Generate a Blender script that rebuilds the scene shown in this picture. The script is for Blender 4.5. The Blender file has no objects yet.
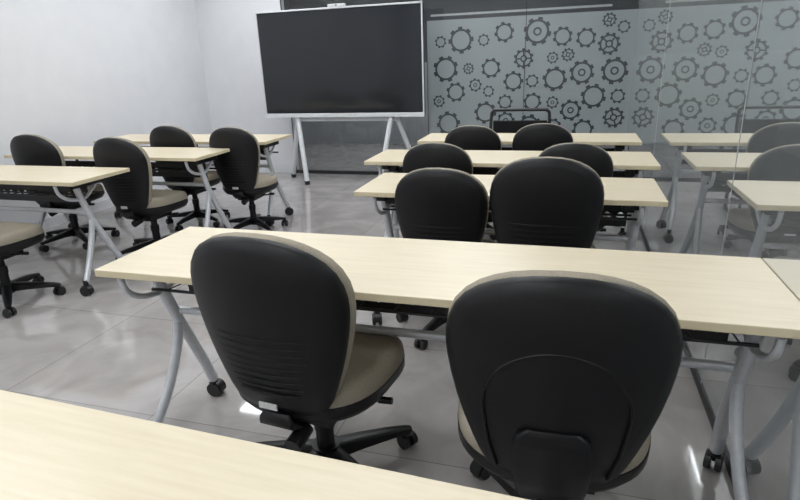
import bpy, math, random
from mathutils import Vector, Matrix
random.seed(4)
scene = bpy.context.scene
COL = scene.collection
H = 1.37

# ------------------------------------------------------------ materials
def new_mat(name):
    m = bpy.data.materials.new(name); m.use_nodes = True
    nt = m.node_tree
    return m, nt, nt.nodes.get('Principled BSDF')

def lin(c):
    return tuple(((v/255)/12.92 if v/255 <= .04045 else ((v/255+.055)/1.055)**2.4) for v in c)+(1,)

def noisy(name, c1, c2, scale=20, rough=.5, bump=0.0, metal=0, coat=0, spec=.5, stretch=None, detail=4):
    m, nt, p = new_mat(name)
    tc = nt.nodes.new('ShaderNodeTexCoord'); mp = nt.nodes.new('ShaderNodeMapping')
    nz = nt.nodes.new('ShaderNodeTexNoise'); nz.inputs['Scale'].default_value = scale
    nz.inputs['Detail'].default_value = detail
    cr = nt.nodes.new('ShaderNodeValToRGB')
    cr.color_ramp.elements[0].color = lin(c1); cr.color_ramp.elements[1].color = lin(c2)
    cr.color_ramp.elements[0].position = .3; cr.color_ramp.elements[1].position = .7
    nt.links.new(tc.outputs['Object'], mp.inputs['Vector'])
    if stretch: mp.inputs['Scale'].default_value = stretch
    nt.links.new(mp.outputs[0], nz.inputs['Vector'])
    nt.links.new(nz.outputs[0], cr.inputs[0]); nt.links.new(cr.outputs[0], p.inputs['Base Color'])
    p.inputs['Roughness'].default_value = rough; p.inputs['Metallic'].default_value = metal
    p.inputs['Coat Weight'].default_value = coat; p.inputs['Specular IOR Level'].default_value = spec
    if bump:
        b = nt.nodes.new('ShaderNodeBump'); b.inputs['Strength'].default_value = bump
        b.inputs['Distance'].default_value = .002
        nt.links.new(nz.outputs[0], b.inputs['Height']); nt.links.new(b.outputs[0], p.inputs['Normal'])
    return m

M_wall = noisy('wall_paint', (213,214,218), (217,218,221), 6, .8)
M_ceil = noisy('ceiling_paint', (225,225,225), (232,232,232), 6, .9)
M_wood = noisy('pale_maple_laminate', (208,196,170), (216,205,181), 5, .36, stretch=(1,14,14))
M_edge = noisy('maple_edge_band', (204,191,158), (212,200,170), 8, .45)
M_silver = noisy('silver_powdercoat', (192,195,200), (202,205,209), 60, .3, metal=.25)
M_plastic = noisy('black_plastic', (12,12,14), (16,16,18), 250, .46, bump=.2, spec=.32)
M_plastic2 = noisy('black_plastic_smooth', (11,11,13), (15,15,17), 40, .4, spec=.35)
M_fabric = noisy('taupe_fabric', (140,133,119), (164,156,141), 350, .95, bump=.5, spec=.2)
M_black = noisy('black_steel', (17,17,19), (22,22,24), 40, .4)
M_screen = noisy('screen_black', (31,34,38), (33,36,40), 3, .10, spec=.5)
M_whitepl = noisy('white_plastic', (205,207,210), (213,215,218), 30, .35)
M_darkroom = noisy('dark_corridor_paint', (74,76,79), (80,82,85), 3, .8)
M_wallbright = noisy('corridor_wall_brightener', (150,152,155), (158,160,162), 3, .7)  # pale tone added to brighten the view through the clear glass
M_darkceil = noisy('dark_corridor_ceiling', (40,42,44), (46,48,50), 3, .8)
M_corr = noisy('corridor_paint', (196,199,200), (202,205,206), 3, .8)
M_gear = noisy('gear_cutout_dark', (55,61,63), (63,68,71), 10, .25, coat=.6)
M_frame = noisy('dark_aluminium', (52,54,57), (60,62,65), 20, .4, metal=.5)
M_jnt = noisy('silicone_joint', (150,154,156), (160,164,166), 20, .5)
M_painted_refl = noisy('painted_reflection', (140,146,147), (148,153,154), 20, .6)  # reflected light line, painted in as a pale colour
M_label = noisy('paper_label', (190,190,190), (210,210,210), 400, .6)

# floor
def floor_mat():
    m, nt, p = new_mat('polished_marble_tile')
    tc = nt.nodes.new('ShaderNodeTexCoord')
    br = nt.nodes.new('ShaderNodeTexBrick'); br.offset = 0.0
    br.inputs['Scale'].default_value = 1.0
    br.inputs['Brick Width'].default_value = .8; br.inputs['Row Height'].default_value = .8
    br.inputs['Mortar Size'].default_value = .0022
    br.inputs['Color1'].default_value = lin((178,174,172)); br.inputs['Color2'].default_value = lin((163,159,158))
    br.inputs['Mortar'].default_value = lin((132,128,127))
    nt.links.new(tc.outputs['Object'], br.inputs['Vector'])
    nz = nt.nodes.new('ShaderNodeTexNoise'); nz.inputs['Scale'].default_value = 2.6
    nz.inputs['Detail'].default_value = 9; nz.inputs['Distortion'].default_value = 1.8
    nt.links.new(tc.outputs['Object'], nz.inputs['Vector'])
    cr = nt.nodes.new('ShaderNodeValToRGB')
    cr.color_ramp.elements[0].position = .35; cr.color_ramp.elements[1].position = .65
    cr.color_ramp.elements[0].color = (.78,.77,.77,1); cr.color_ramp.elements[1].color = (1,1,1,1)
    nt.links.new(nz.outputs[0], cr.inputs[0])
    mx = nt.nodes.new('ShaderNodeMix'); mx.data_type = 'RGBA'; mx.blend_type = 'MULTIPLY'
    mx.inputs['Factor'].default_value = 1
    nt.links.new(br.outputs[0], mx.inputs['A']); nt.links.new(cr.outputs[0], mx.inputs['B'])
    nt.links.new(mx.outputs['Result'], p.inputs['Base Color'])
    p.inputs['Roughness'].default_value = .05; p.inputs['Specular IOR Level'].default_value = 1.0
    p.inputs['IOR'].default_value = 1.6
    return m
M_floor = floor_mat()

def glass_mat(name, tint, film=None, filmfac=0.0, ior=1.75, refl=1.0, rough=.02):
    m, nt, p = new_mat(name); nt.nodes.remove(p)
    out = nt.nodes.get('Material Output')
    tr = nt.nodes.new('ShaderNodeBsdfTransparent'); tr.inputs[0].default_value = tint
    gl = nt.nodes.new('ShaderNodeBsdfGlossy'); gl.inputs['Roughness'].default_value = rough
    gl.inputs[0].default_value = (.95,.97,.97,1)
    fr = nt.nodes.new('ShaderNodeFresnel'); fr.inputs[0].default_value = ior
    base = tr.outputs[0]
    if film:
        df = nt.nodes.new('ShaderNodeBsdfDiffuse')
        nz = nt.nodes.new('ShaderNodeTexNoise'); nz.inputs['Scale'].default_value = 1.2
        tc = nt.nodes.new('ShaderNodeTexCoord'); nt.links.new(tc.outputs['Object'], nz.inputs['Vector'])
        cr = nt.nodes.new('ShaderNodeValToRGB')
        cr.color_ramp.elements[0].color = tuple(v*.88 for v in film[:3])+(1,); cr.color_ramp.elements[1].color = film
        nt.links.new(nz.outputs[0], cr.inputs[0]); nt.links.new(cr.outputs[0], df.inputs[0])
        ms = nt.nodes.new('ShaderNodeMixShader'); ms.inputs[0].default_value = filmfac
        nt.links.new(tr.outputs[0], ms.inputs[1]); nt.links.new(df.outputs[0], ms.inputs[2])
        base = ms.outputs[0]
    mu = nt.nodes.new('ShaderNodeMath'); mu.operation='MULTIPLY'; mu.inputs[1].default_value=refl
    nt.links.new(fr.outputs[0], mu.inputs[0])
    m2 = nt.nodes.new('ShaderNodeMixShader')
    nt.links.new(mu.outputs[0], m2.inputs[0]); nt.links.new(base, m2.inputs[1]); nt.links.new(gl.outputs[0], m2.inputs[2])
    nt.links.new(m2.outputs[0], out.inputs[0])
    return m
M_glass = glass_mat('clear_glass', (.84,.86,.87,1), None, 0, 1.6)
M_film = glass_mat('frosted_film_glass', (.5,.52,.52,1), lin((148,156,158)), .88, 1.45)
M_glass_r = glass_mat('side_clear_glass', (.80,.82,.82,1), lin((178,182,184)), .6, 1.55, .72)
M_film_r = glass_mat('side_film_glass', (.78,.80,.80,1), lin((180,187,188)), .65, 1.55, .72)

def emis(name, col, s):
    m, nt, p = new_mat(name); nt.nodes.remove(p)
    e = nt.nodes.new('ShaderNodeEmission'); e.inputs[0].default_value = col; e.inputs[1].default_value = s
    nt.links.new(e.outputs[0], nt.nodes.get('Material Output').inputs[0]); return m
M_led = emis('led_diffuser', (.955,.98,1,1), 11.0)

# ------------------------------------------------------------ mesh helpers
class MB:
    def __init__(s): s.v=[]; s.f=[]
    def add(s, vs, fs):
        o=len(s.v); s.v += [tuple(p) for p in vs]; s.f += [tuple(i+o for i in f) for f in fs]
    def box(s, c, d, rot=None):
        vs=[Vector((x*d[0]/2,y*d[1]/2,z*d[2]/2)) for x in(-1,1) for y in(-1,1) for z in(-1,1)]
        if rot: vs=[rot@p for p in vs]
        vs=[p+Vector(c) for p in vs]
        s.add(vs,[(0,1,3,2),(4,6,7,5),(0,4,5,1),(2,3,7,6),(0,2,6,4),(1,5,7,3)])
    def tube(s, pts, r, n=12, smooth=True, caps=True, flat=1.0):
        pts=[Vector(p) for p in pts]
        if smooth and len(pts)>2:
            q=[]
            P=[pts[0]*2-pts[1]]+pts+[pts[-1]*2-pts[-2]]
            for i in range(1,len(P)-2):
                a,b,c,d=P[i-1],P[i],P[i+1],P[i+2]
                for k in range(6):
                    t=k/6
                    q.append(.5*((2*b)+(c-a)*t+(2*a-5*b+4*c-d)*t*t+(3*b-a-3*c+d)*t**3))
            q.append(pts[-1]); pts=q
        rs = r if isinstance(r,(list,tuple)) else None
        N=len(pts); vs=[]
        T=(pts[1]-pts[0]).normalized()
        up=Vector((0,0,1)) if abs(T.z)<.9 else Vector((1,0,0))
        nrm=(up-T*up.dot(T)).normalized()
        for i,p in enumerate(pts):
            t=(pts[min(i+1,N-1)]-pts[max(i-1,0)]).normalized()
            nrm=(nrm-t*nrm.dot(t)).normalized(); bn=t.cross(nrm)
            rr = r if rs is None else rs[0]+(rs[1]-rs[0])*i/(N-1)
            for k in range(n):
                a=2*math.pi*k/n
                vs.append(p+nrm*math.cos(a)*rr*flat+bn*math.sin(a)*rr)
        fs=[(i*n+k,i*n+(k+1)%n,(i+1)*n+(k+1)%n,(i+1)*n+k) for i in range(N-1) for k in range(n)]
        if caps: fs+= [tuple(range(n))[::-1], tuple((N-1)*n+k for k in range(n))]
        s.add(vs,fs)
    def cyl(s, a, b, r, n=20): s.tube([a,b], r, n, smooth=False)
    def rings(s, rings, cap0=True, cap1=True):
        n=len(rings[0]); vs=[p for R in rings for p in R]
        fs=[(i*n+k,i*n+(k+1)%n,(i+1)*n+(k+1)%n,(i+1)*n+k) for i in range(len(rings)-1) for k in range(n)]
        if cap0: fs.append(tuple(range(n))[::-1])
        if cap1: fs.append(tuple((len(rings)-1)*n+k for k in range(n)))
        s.add(vs,fs)
    def mesh(s, name, mat, smooth=True, angle=40):
        me=bpy.data.meshes.new(name); me.from_pydata(s.v,[],s.f)
        import bmesh
        bm=bmesh.new(); bm.from_mesh(me); bmesh.ops.recalc_face_normals(bm,faces=bm.faces)
        if smooth:
            for f in bm.faces: f.smooth=True
            for e in bm.edges:
                if len(e.link_faces)==2 and e.calc_face_angle(0)>math.radians(angle): e.smooth=False
        bm.to_mesh(me); bm.free(); me.materials.append(mat); return me

def obj(name, me, parent=None, loc=(0,0,0), rotz=0, bevel=0, scale=1):
    o=bpy.data.objects.new(name, me); COL.objects.link(o)
    o.location=loc; o.rotation_euler=(0,0,rotz); o.scale=(scale,)*3
    if parent: o.parent=parent
    if bevel:
        b=o.modifiers.new('bevel','BEVEL'); b.width=bevel; b.segments=3; b.limit_method='ANGLE'
    return o
def box_obj(name, lo, hi, mat, bevel=0, parent=None):
    c=[(a+b)/2 for a,b in zip(lo,hi)]; d=[b-a for a,b in zip(lo,hi)]
    m=MB(); m.box((0,0,0),d); return obj(name,m.mesh(name,mat,False),parent,c,bevel=bevel)

# ------------------------------------------------------------ room
XL, XR, YF, YB, ZC = -4.6, .588, 6.6, -3.2, 2.9
fl=MB(); fl.box(((XL+2.8)/2,(YB+9.2)/2,-.05),(2.8-XL,9.2-YB,.1)); obj('floor',fl.mesh('floor',M_floor,False))
cl=MB(); cl.box(((XL+2.8)/2,(YB+YF)/2,ZC+.05),(2.8-XL,YF-YB,.1)); obj('ceiling',cl.mesh('ceiling',M_ceil,False))
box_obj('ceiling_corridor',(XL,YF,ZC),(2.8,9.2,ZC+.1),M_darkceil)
box_obj('wall_left',(XL-.1,YB,0),(XL,YF+.1,ZC),M_wall)
box_obj('wall_rear',(XL-.1,YB-.1,0),(2.9,YB,ZC),M_wall)
XG=-3.42
box_obj('wall_front',(XL,YF,0),(XG,YF+.1,ZC),M_wall)
box_obj('wall_corridor_right',(2.8,YB,0),(2.9,9.2,ZC),M_corr)
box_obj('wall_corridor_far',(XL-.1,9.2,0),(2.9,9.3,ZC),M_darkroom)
box_obj('added_wall_brightener_1',(XL,9.18,0),(2.8,9.2,1.3),M_wallbright)  # made-up pale lower wall, added to brighten the view under the display
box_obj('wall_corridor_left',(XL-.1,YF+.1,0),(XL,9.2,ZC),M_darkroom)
box_obj('baseboard_left',(XL,YB,0),(XL+.012,YF,.09),M_whitepl)
box_obj('baseboard_front',(XL+.012,YF-.012,0),(XG,YF,.09),M_whitepl)

# front glass partition
def empty(name, loc=(0,0,0), rotz=0):
    e=bpy.data.objects.new(name,None); COL.objects.link(e); e.location=loc; e.rotation_euler=(0,0,rotz); e.empty_display_size=.1; return e
ZF0, ZF1 = .42, 1.76
w1=empty('window_1')
XF=-1.62
def quad(name, pts, mat, par):
    m=MB(); m.add(pts,[(0,1,2,3)]); return obj(name,m.mesh(name,mat,False),par)
def qy(name,x0,x1,z0,z1,mat,par,y=YF): quad(name,[(x0,y,z0),(x1,y,z0),(x1,y,z1),(x0,y,z1)],mat,par)
def qx(name,y0,y1,z0,z1,mat,par,x=XR): quad(name,[(x,y0,z0),(x,y1,z0),(x,y1,z1),(x,y0,z1)],mat,par)
qy('glass_clear_left',XG,XF,.04,ZC,M_glass,w1)
qy('glass_lower',XF,XR,.04,ZF0,M_glass,w1)
qy('glass_film',XF,XR,ZF0,ZF1,M_film,w1)
qy('glass_upper',XF,XR,ZF1,ZC,M_glass,w1)
qy('painted_reflection',XF+.05,XR-.25,1.80,1.822,M_painted_refl,w1,YF-.003)  # reflected light above the gears, added as a pale strip
box_obj('bottom_channel',(XG,YF-.02,0),(XR,YF+.02,.04),M_frame,0,w1)
for i,x in enumerate((XG+.01,-1.62,-.52)):
    box_obj('joint_%d'%i,(x-.003,YF-.006,.04),(x+.003,YF+.006,ZC),M_frame,0,w1)

# right glass partition
w2=empty('window_2')
ZR0, ZR1 = .98, 1.95
qx('side_glass_lower',YB,YF,.04,ZR0,M_glass_r,w2)
qx('side_glass_film',YB,YF,ZR0,ZR1,M_film_r,w2)
qx('side_glass_upper',YB,YF,ZR1,ZC,M_glass_r,w2)
box_obj('side_bottom_channel',(XR-.006,YB,0),(XR+.04,YF,.04),M_frame,0,w2)
for i,y in enumerate((-2.0,-.6,.8,2.3,4.4)):
    box_obj('side_joint_%d'%i,(XR-.001,y-.003,.04),(XR+.003,y+.003,ZC),M_jnt,0,w2)

def gear_faces(mb, cu, cv, R, kind, to3, rot):
    teeth=8 if kind!=2 else 10
    prof=[]
    for k in range(teeth):
        a0=2*math.pi*k/teeth+rot; st=2*math.pi/teeth
        for fr,rr in ((0,.84),(.22,.82),(.30,1.0),(.70,1.0),(.78,.82)):
            prof.append((a0+fr*st, R*rr))
    def ring(outer, inner):
        n=len(outer)
        vs=[to3(cu+r*math.cos(a),cv+r*math.sin(a)) for a,r in outer]+[to3(cu+r*math.cos(a),cv+r*math.sin(a)) for a,r in inner]
        mb.add(vs,[(i,(i+1)%n,n+(i+1)%n,n+i) for i in range(n)])
    ring(prof,[(a,R*.68) for a,r in prof])
    if kind==1:
        c=[(2*math.pi*k/24,R*.30) for k in range(24)]; ring(c,[(a,R*.18) for a,r in c])
    if kind==2:
        c=[(2*math.pi*k/24,R*.34) for k in range(24)]; ring(c,[(a,R*.2) for a,r in c])
        for k in range(4):
            a=rot+k*math.pi/2
            u=Vector((math.cos(a),math.sin(a))); n_=Vector((-u.y,u.x))*R*.07
            P=[u*R*.33+n_,u*R*.33-n_,u*R*.69-n_,u*R*.69+n_]
            mb.add([to3(cu+p.x,cv+p.y) for p in P],[(0,1,2,3)])
def gears(name, u0,u1,v0,v1, step, to3, mat, par, rmin, rmax):
    mb=MB(); placed=[]
    tries=0
    while tries<4000:
        tries+=1
        R=random.uniform(rmin,rmax)
        if tries>2500: R=rmin*random.uniform(.6,1)
        u=random.uniform(u0+R,u1-R); v=random.uniform(v0+R,v1-R)
        if all((u-a)**2+(v-b)**2>(R+r+step)**2 for a,b,r in placed):
            placed.append((u,v,R)); gear_faces(mb,u,v,R,random.choice((0,0,0,1,2)),to3,random.random())
    return obj(name, mb.mesh(name,mat,False), par)
gears('gear_decals',XF+.02,XR-.03,ZF0+.02,ZF1-.01,.02,lambda u,v:(u,YF-.004,v),M_gear,w1,.10,.15)

# ceiling light panels
ledm=MB(); ledm.box((0,0,0),(1.2,.6,.02)); ledme=ledm.mesh('led_panel',M_led,False)
frm=MB()
for s_ in(-1,1):
    frm.box((0,s_*.31,0),(1.24,.02,.035)); frm.box((s_*.61,0,0),(.02,.6,.035))
frme=frm.mesh('led_frame',M_whitepl,False)
def panel(x,y,r=0):
    e=empty('ceiling_light_panel',(x,y,ZC-.02),r); obj('diffuser',ledme,e); obj('trim_frame',frme,e)
for x in (-3.3,-.9):
    for y in (-2.0,.0,2.1,4.2,5.6): panel(x,y)
panel(1.7,2.6,math.pi/2); panel(1.7,5.2,math.pi/2); panel(1.7,0,math.pi/2); panel(-3.4,7.9); panel(-1.2,7.9)  # corridor panels: unseen lamps added to brighten what shows through the glass

# ------------------------------------------------------------ chair meshes
def hw(s):
    W=.2275; sm=.315; Hb=.48
    if s>=sm: return W*max(0,1-((s-sm)/(Hb-sm))**2.5)**(1/2.2)
    base = W-(W-.132)*((sm-s)/sm)**1.6
    if s<.05: base*= max(0,1-((.05-s)/.05)**2.5)**.5*.35+.65
    return base
def back_outline():
    ss=[0,.004,.012,.025,.05,.09,.14,.19,.24,.28,.31,.34,.37,.40,.425,.445,.46,.47,.477,.48]
    R=[(hw(s),s) for s in ss[:-1]]
    top=[(0,.48)]
    L=[(-x,s) for x,s in reversed(R)]
    bot=[(-.04,0),(.04,0)]
    return R+top+L+bot
OUT=back_outline()
CEN=(0,.25)
def bp(x,s,d):
    y0=-.205-.15*s+.10*(s-.18)**2*2
    return Vector((x, y0+.95*x*x+d, .392+s*1.118))
def bring(sc,d):
    return [bp(CEN[0]+(x-CEN[0])*sc, CEN[1]+(s-CEN[1])*sc, d) for x,s in OUT]
def rib(mb, pts, r): mb.tube([bp(x,s,d) for x,s,d in pts], r, 6, smooth=False)
def make_shell(kind):
    shell=MB(); shell.rings([bring(.96,.012),bring(1.0,.006),bring(1.0,-.006),bring(.965,-.018),bring(.86,-.026),bring(.6,-.032),bring(.3,-.034),bring(.05,-.034)])
    if kind=='ribbed':
        for k in range(9):
            s=.075+k*.020; w=.095+.006*k
            rib(shell,[(x*w,s,-.034+.006*abs(x)**3) for x in [-1+.2*j for j in range(11)]],.0036)
    else:
        arc=[]
        for j in range(25):
            a=math.pi*j/24
            arc.append((.145*math.cos(a), .20+.14*math.sin(a), -.0308))
        arc=[(.115,.04,-.028),(.135,.11,-.029)]+arc+[(-.135,.11,-.029),(-.115,.04,-.028)]
        rib(shell,arc,.004)
    return shell.mesh('back_shell_'+kind,M_plastic,True,50)
ME_shellA=make_shell('ribbed'); ME_shellB=make_shell('arched')
cush=MB(); cush.rings([bring(.95,.008),bring(.995,.010),bring(1.012,.022),bring(1.0,.038),bring(.95,.050),bring(.82,.058),bring(.5,.060),bring(.05,.060)])
ME_bcush=cush.mesh('back_cushion',M_fabric,True,60)

def seat_outline(w,d,n=48,e=2.7,rearpinch=.9):
    pts=[]
    for k in range(n):
        a=2*math.pi*k/n; c,s_=math.cos(a),math.sin(a)
        x=math.copysign(abs(c)**(2/e),c)*w/2; y=math.copysign(abs(s_)**(2/e),s_)*d/2
        x*= (rearpinch+(1-rearpinch)*(y/d+.5))
        pts.append((x,y))
    return pts
SO=seat_outline(.49,.46)
def sring(sc,z,drop=0): return [Vector((x*sc,y*sc+.015,z-drop*max(0,(y/.23))**3)) for x,y in SO]
sc_=MB(); sc_.rings([sring(.93,.405,.02),sring(.99,.41,.02),sring(1.0,.43,.02),sring(.985,.455,.02),sring(.93,.472,.02),sring(.8,.478,.015),sring(.5,.472,.0),sring(.05,.470,0)])
ME_seat=sc_.mesh('seat_cushion',M_fabric,True,60)
sp=MB(); sp.rings([sring(.3,.335),sring(.7,.342,.005),sring(.92,.362,.015),sring(1.0,.390,.02),sring(1.005,.419,.02),sring(.9,.421,.02)])
ME_pan=sp.mesh('seat_pan',M_plastic,True,60)
def make_bracket(kind):
    br=MB()
    if kind=='arched':
        path=[(-.262,.575,.052),(-.262,.56,.072),(-.260,.53,.080),(-.255,.48,.080),(-.250,.43,.076),(-.238,.385,.068),(-.20,.35,.06),(-.12,.342,.055),(-.02,.34,.055)]
    else:
        path=[(-.222,.40,.04),(-.226,.385,.05),(-.226,.37,.055),(-.20,.345,.055),(-.12,.34,.055),(-.02,.34,.055)]
    rr=[]
    for i,(y,z,w) in enumerate(path):
        a=path[max(i-1,0)]; b=path[min(i+1,len(path)-1)]
        t=Vector((0,b[0]-a[0],b[1]-a[1])).normalized(); nn=Vector((0,t.z,-t.y))
        th=.013 if i>0 else .006
        c=Vector((0,y,z)); R=[]
        for (ux,un) in ((-1,-.4),(-.85,-1),(.85,-1),(1,-.4),(1,.4),(.85,1),(-.85,1),(-1,.4)):
            R.append(c+Vector((ux*w,0,0))+nn*un*th)
        rr.append(R)
    br.rings(rr)
    br.box((.02,-.02,.325),(.17,.22,.045))
    br.tube([(.09,-.02,.33),(.16,-.0,.325),(.19,.01,.33)],.006,8)
    br.tube([(.19,.01,.33),(.23,.015,.332)],.011,8,smooth=False)
    br.cyl((.05,-.17,.325),(.05,-.24,.31),.024)
    return br.mesh('back_bracket_'+kind,M_plastic2,True,45)
ME_brkA=make_bracket('ribbed'); ME_brkB=make_bracket('arched')
lb=MB(); 
c_=bp(-.01,.035,-.036); lb.box(c_,(.055,.004,.018)); 
ME_label=lb.mesh('label',M_label,False)
co=MB(); co.cyl((0,0,.07),(0,0,.20),.028); co.cyl((0,0,.19),(0,0,.235),.032); co.cyl((0,0,.22),(0,0,.32),.024)
ME_col=co.mesh('gas_column',M_plastic2,True,40)
ba=MB(); ba.cyl((0,0,.062),(0,0,.125),.045,24)
for k in range(5):
    a=2*math.pi*k/5+.31; u=Vector((math.cos(a),math.sin(a),0)); v=Vector((-u.y,u.x,0))
    R=[]
    for t,w,z0,z1 in ((.03,.028,.07,.122),(.12,.025,.072,.112),(.22,.021,.068,.096),(.285,.017,.062,.082),(.30,.010,.064,.078)):
        c=u*t; R.append([c+v*w*sx+Vector((0,0,z)) for sx,z in ((-1,z0),(1,z0),(1,z1-.006),(.6,z1),(-.6,z1),(-1,z1-.006))])
    ba.rings(R)
ME_base=ba.mesh('star_base',M_plastic2,True,45)
ca=MB()
def caster(mb, c, ang, r=.026, fork=True):
    u=Vector((math.cos(ang),math.sin(ang),0)); v=Vector((-u.y,u.x,0)); c=Vector(c)
    for s_ in(-1,1):
        mb.cyl(c+v*s_*.008, c+v*s_*.026, r, 18)
    R=[]
    for k in range(8):
        a=math.pi*(-.05+.75*k/7)
        R.append([c+u*math.cos(a)*(r+q)+Vector((0,0,math.sin(a)*(r+q)))+v*w for q,w in ((.001,-.02),(.006,-.018),(.006,.018),(.001,.02))])
    mb.rings(R)
    mb.cyl(c+Vector((0,0,0)), c+Vector((0,0,r+.016)), .007, 10)
for k in range(5):
    a=2*math.pi*k/5+.31
    caster(ca,(.285*math.cos(a),.285*math.sin(a),.026),a+1.1+k*.7)
ME_cast=ca.mesh('casters',M_black,True,45)

def chair(x,y,yaw=0,s=1.0,brot=0.0,kind='A',sz=None):
    e=empty('office_chair',(x,y,0),math.radians(yaw)); e.scale=(s,s,sz or s)
    obj('back_shell',ME_shellA if kind=='A' else ME_shellB,e); obj('back_cushion',ME_bcush,e); obj('seat_cushion',ME_seat,e)
    obj('seat_pan',ME_pan,e); obj('back_bracket',ME_brkA if kind=='A' else ME_brkB,e)
    if kind=='A': obj('label',ME_label,e)
    obj('gas_column',ME_col,e); obj('star_base',ME_base,e,rotz=brot); obj('casters',ME_cast,e,rotz=brot)
    return e
chair(-.743,1.46,-6,1.09,-.72,'A',1.03)
chair(-.006,1.36,2,1.09,.75,'B',1.02)
chair(-.55,2.66,-2,.97,.3)
chair(-.085,2.62,0,1.04,.5)
chair(-.77,3.52,0,.955,.1)
chair(.03,3.54,0,.955,.8)
chair(-.704,4.43,0,.95,.1)
chair(-.19,4.46,0,.96,.4)
chair(-3.35,2.42,0,1.0,.25)
chair(-3.94,3.55,0,1.0,.4)
chair(-3.01,3.41,-3,1.0,.1)
chair(-3.24,4.24,0,.95,.6,sz=.98)
chair(-2.585,4.12,4,.92,.3,sz=.98)

# ------------------------------------------------------------ folding training table
def table(xl,xr,yn,yf,yaw=0,inset=.10):
    L=xr-xl; D=yf-yn; cx=(xl+xr)/2; cy=(yn+yf)/2
    e=empty('training_table',(cx,cy,0),math.radians(yaw))
    t=MB(); t.box((0,0,.7375),(L,D,.025)); o=obj('table_top',t.mesh('table_top',M_wood,False),e)
    o.data.materials.append(M_edge)
    for p in o.data.polygons:
        if abs(p.normal.z)<.5: p.material_index=1
    b=o.modifiers.new('bevel','BEVEL'); b.width=.003; b.segments=2
    lg=MB(); bk=MB(); cs=MB()
    for s_ in (-1,1):
        x=s_*(L/2-inset)
        xo=x+s_*.03
        lg.tube([(x,-D*.16,.70),(x,-D*.10,.60),(x,D*.02,.44),(x+s_*.01,D*.20,.25),(xo,D*.36,.085)],.021,14)
        lg.tube([(x,D*.0,.46),(x,-D*.06,.36),(x+s_*.01,-D*.20,.22),(xo,-D*.38,.085)],.018,14)
        lg.tube([(x,-D*.46,.718),(x,-D*.42,.66),(x,-D*.28,.615),(x,-D*.06,.60),(x,D*.1,.64),(x,D*.28,.715)],.011,10)
        bk.box((x,0,.70),(.05,D*.55,.045)); bk.box((x-s_*.04,-D*.1,.68),(.05,.09,.05))
        for yy in (-D*.40,D*.38):
            caster(cs,(xo,yy,.032),s_*.6+yy*3,r=.032)
            cs.cyl((xo,yy*.985,.05),(xo,yy*.985,.10),.015,12)
    xi=L/2-inset
    lg.tube([(-xi,0,.50),(xi,0,.50)],.015,12,smooth=False)
    bk.tube([(-xi,D*.30,.60),(xi,D*.30,.60)],.007,8,smooth=False)
    bk.tube([(-xi,D*.05,.61),(xi,D*.05,.61)],.006,8,smooth=False)
    bk.tube([(-xi,-D*.2,.625),(xi,-D*.2,.625)],.006,8,smooth=False)
    k=-xi+.06
    while k<xi-.03:
        bk.tube([(k,-D*.2,.625),(k,D*.3,.60)],.0025,6,smooth=False); k+=.12
    # perforated modesty panel with diamond holes
    mp=MB(); px0,px1=-xi+.03,xi-.03; z0,z1=.545,.66; yy=D*.10
    mp_cells=max(4,int((px1-px0)/.06)); cw=(px1-px0)/mp_cells
    zz=[z0,z0+.03,z0+.082,z1]
    for i in range(mp_cells):
        a=px0+i*cw; b_=a+cw
        for q in (0,2): mp.add([(a,yy,zz[q]),(b_,yy,zz[q]),(b_,yy,zz[q+1]),(a,yy,zz[q+1])],[(0,1,2,3)])
        C=[(a,yy,zz[1]),(b_,yy,zz[1]),(b_,yy,zz[2]),(a,yy,zz[2])]
        m_=(a+b_)/2; mz=(zz[1]+zz[2])/2
        Dm=[(m_,yy,zz[1]+.004),(b_-.005,yy,mz),(m_,yy,zz[2]-.004),(a+.005,yy,mz)]
        mp.add(C+Dm,[(0,1,4),(1,5,4),(1,2,5),(2,6,5),(2,3,6),(3,7,6),(3,0,7),(0,4,7)])
    for q in (-.6,0,.6): mp.box((q*xi,yy+.006,.69),(.03,.006,.08))
    po=obj('modesty_panel',mp.mesh('modesty_panel',M_black,False),e)
    sd=po.modifiers.new('solid','SOLIDIFY'); sd.thickness=.002
    obj('leg_frame',lg.mesh('leg_frame',M_silver,True,50),e)
    obj('rack_and_hinges',bk.mesh('rack',M_black,True,45),e)
    obj('casters',cs.mesh('table_casters',M_black,True,45),e)
    return e
table(-1.475,.587,1.360,1.868,0,.08)
table(-1.02,.422,2.56,3.05,0)
table(-1.27,.50,3.40,3.89,0)
table(-1.155,.496,4.32,4.80,0)
table(-1.60,.44,.205,.705,-2.3)
table(-4.55,-2.79,2.56,3.03,0,.16)
table(-4.36,-2.56,3.42,3.9,0)
table(-4.24,-2.45,4.22,4.70,0)

# ------------------------------------------------------------ display on stand
tv=empty('interactive_display',(-2.495,6.1,0))
W,Z0,Z1=1.92,.765,1.92
b=MB(); b.box((0,0,(Z0+Z1)/2),(W,.07,Z1-Z0)); obj('body',b.mesh('tv_body',M_black,False),tv,bevel=.008)
b=MB()
b.box((0,-.035,Z1-.008),(W+.01,.03,.018)); b.box((0,-.035,Z0+.022),(W+.01,.035,.045))
b.box((-W/2+.003,-.035,(Z0+Z1)/2),(.012,.03,Z1-Z0)); b.box((W/2-.003,-.035,(Z0+Z1)/2),(.012,.03,Z1-Z0))
obj('bezel',b.mesh('tv_bezel',M_whitepl,False),tv,bevel=.003)
b=MB(); b.box((0,-.037,(Z0+Z1)/2+.015),(W-.03,.008,Z1-Z0-.075)); obj('screen',b.mesh('tv_screen',M_screen,False),tv)
b=MB(); b.box((.02,-.03,Z1+.015),(.20,.045,.03)); obj('camera_bar',b.mesh('camera_bar',M_whitepl,False),tv,bevel=.006)
b=MB(); b.cyl((.02,-.055,Z1+.015),(.02,-.05,Z1+.015),.009); obj('lens',b.mesh('lens',M_black),tv)
b=MB()
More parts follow.
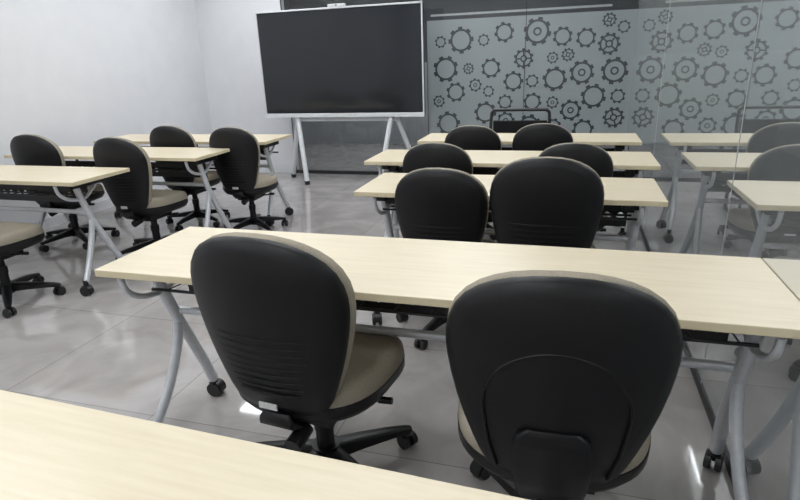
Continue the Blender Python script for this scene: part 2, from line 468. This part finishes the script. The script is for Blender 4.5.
for s_ in(-1,1):
    b.tube([(s_*.60,.05,1.45),(s_*.60,.05,.78)],.03,12,smooth=False)
    b.tube([(s_*.58,.0,.80),(s_*.45,-.16,.035)],.028,12,smooth=False)
    b.tube([(s_*.60,.06,.80),(s_*.83,.24,.035)],.028,12,smooth=False)
b.box((0,.04,.74),(1.25,.06,.05))
obj('stand',b.mesh('tv_stand',M_whitepl,True,40),tv)
b=MB()
for s_ in(-1,1):
    for p in ((s_*.45,-.16),(s_*.83,.24)): b.cyl((p[0],p[1],0.0),(p[0],p[1],.045),.03)
obj('feet',b.mesh('tv_feet',M_black,True,40),tv)

# ------------------------------------------------------------ tubular frame chair in front
fc=empty('tubular_frame_chair',(-.46,5.25,0))
b=MB()
b.tube([(-.27,-.2,.012),(-.27,.2,.012),(-.27,.22,.05),(-.27,.2,.42),(-.27,.24,.80),(-.25,.245,.865),(-.2,.247,.875),(.2,.247,.875),(.25,.245,.865),(.27,.24,.80),(.27,.2,.42),(.27,.22,.05),(.27,.2,.012),(.27,-.2,.012)],.015,10)
b.tube([(-.27,-.2,.02),(-.26,-.19,.43),(-.26,.2,.43)],.012,10,smooth=False)
b.tube([(.27,-.2,.02),(.26,-.19,.43),(.26,.2,.43)],.012,10,smooth=False)
obj('frame',b.mesh('frame',M_black,True,50),fc)
b=MB(); b.box((0,0,.45),(.50,.44,.045)); obj('seat',b.mesh('fseat',M_plastic,False),fc,bevel=.015)
b=MB(); b.box((0,.235,.70),(.50,.02,.16)); obj('backrest',b.mesh('fback',M_plastic,False),fc,bevel=.008)

# ------------------------------------------------------------ world + camera
w=bpy.data.worlds.new('world'); scene.world=w; w.use_nodes=True
w.node_tree.nodes['Background'].inputs[0].default_value=(.8,.85,.9,1)
w.node_tree.nodes['Background'].inputs[1].default_value=.3
scene.view_settings.view_transform='Standard'

Xv=Vector((.9587,.0588,-.2789)); Yv=Vector((.2826,-.3198,.9044)); Nv=Vector((.0359,.9457,.3231))
right=Vector((Xv.x,Yv.x,-Nv.x)).normalized()
back=-Vector((Xv.z,Yv.z,-Nv.z))
back=(back-right*back.dot(right)).normalized()
up=back.cross(right)
cam=bpy.data.cameras.new('camera'); co_=bpy.data.objects.new('camera',cam); COL.objects.link(co_)
M=Matrix((( right.x,up.x,back.x,0),(right.y,up.y,back.y,0),(right.z,up.z,back.z,H),(0,0,0,1)))
co_.matrix_world=M
cam.sensor_width=36; cam.lens=25.2; cam.clip_start=.02
scene.camera=co_
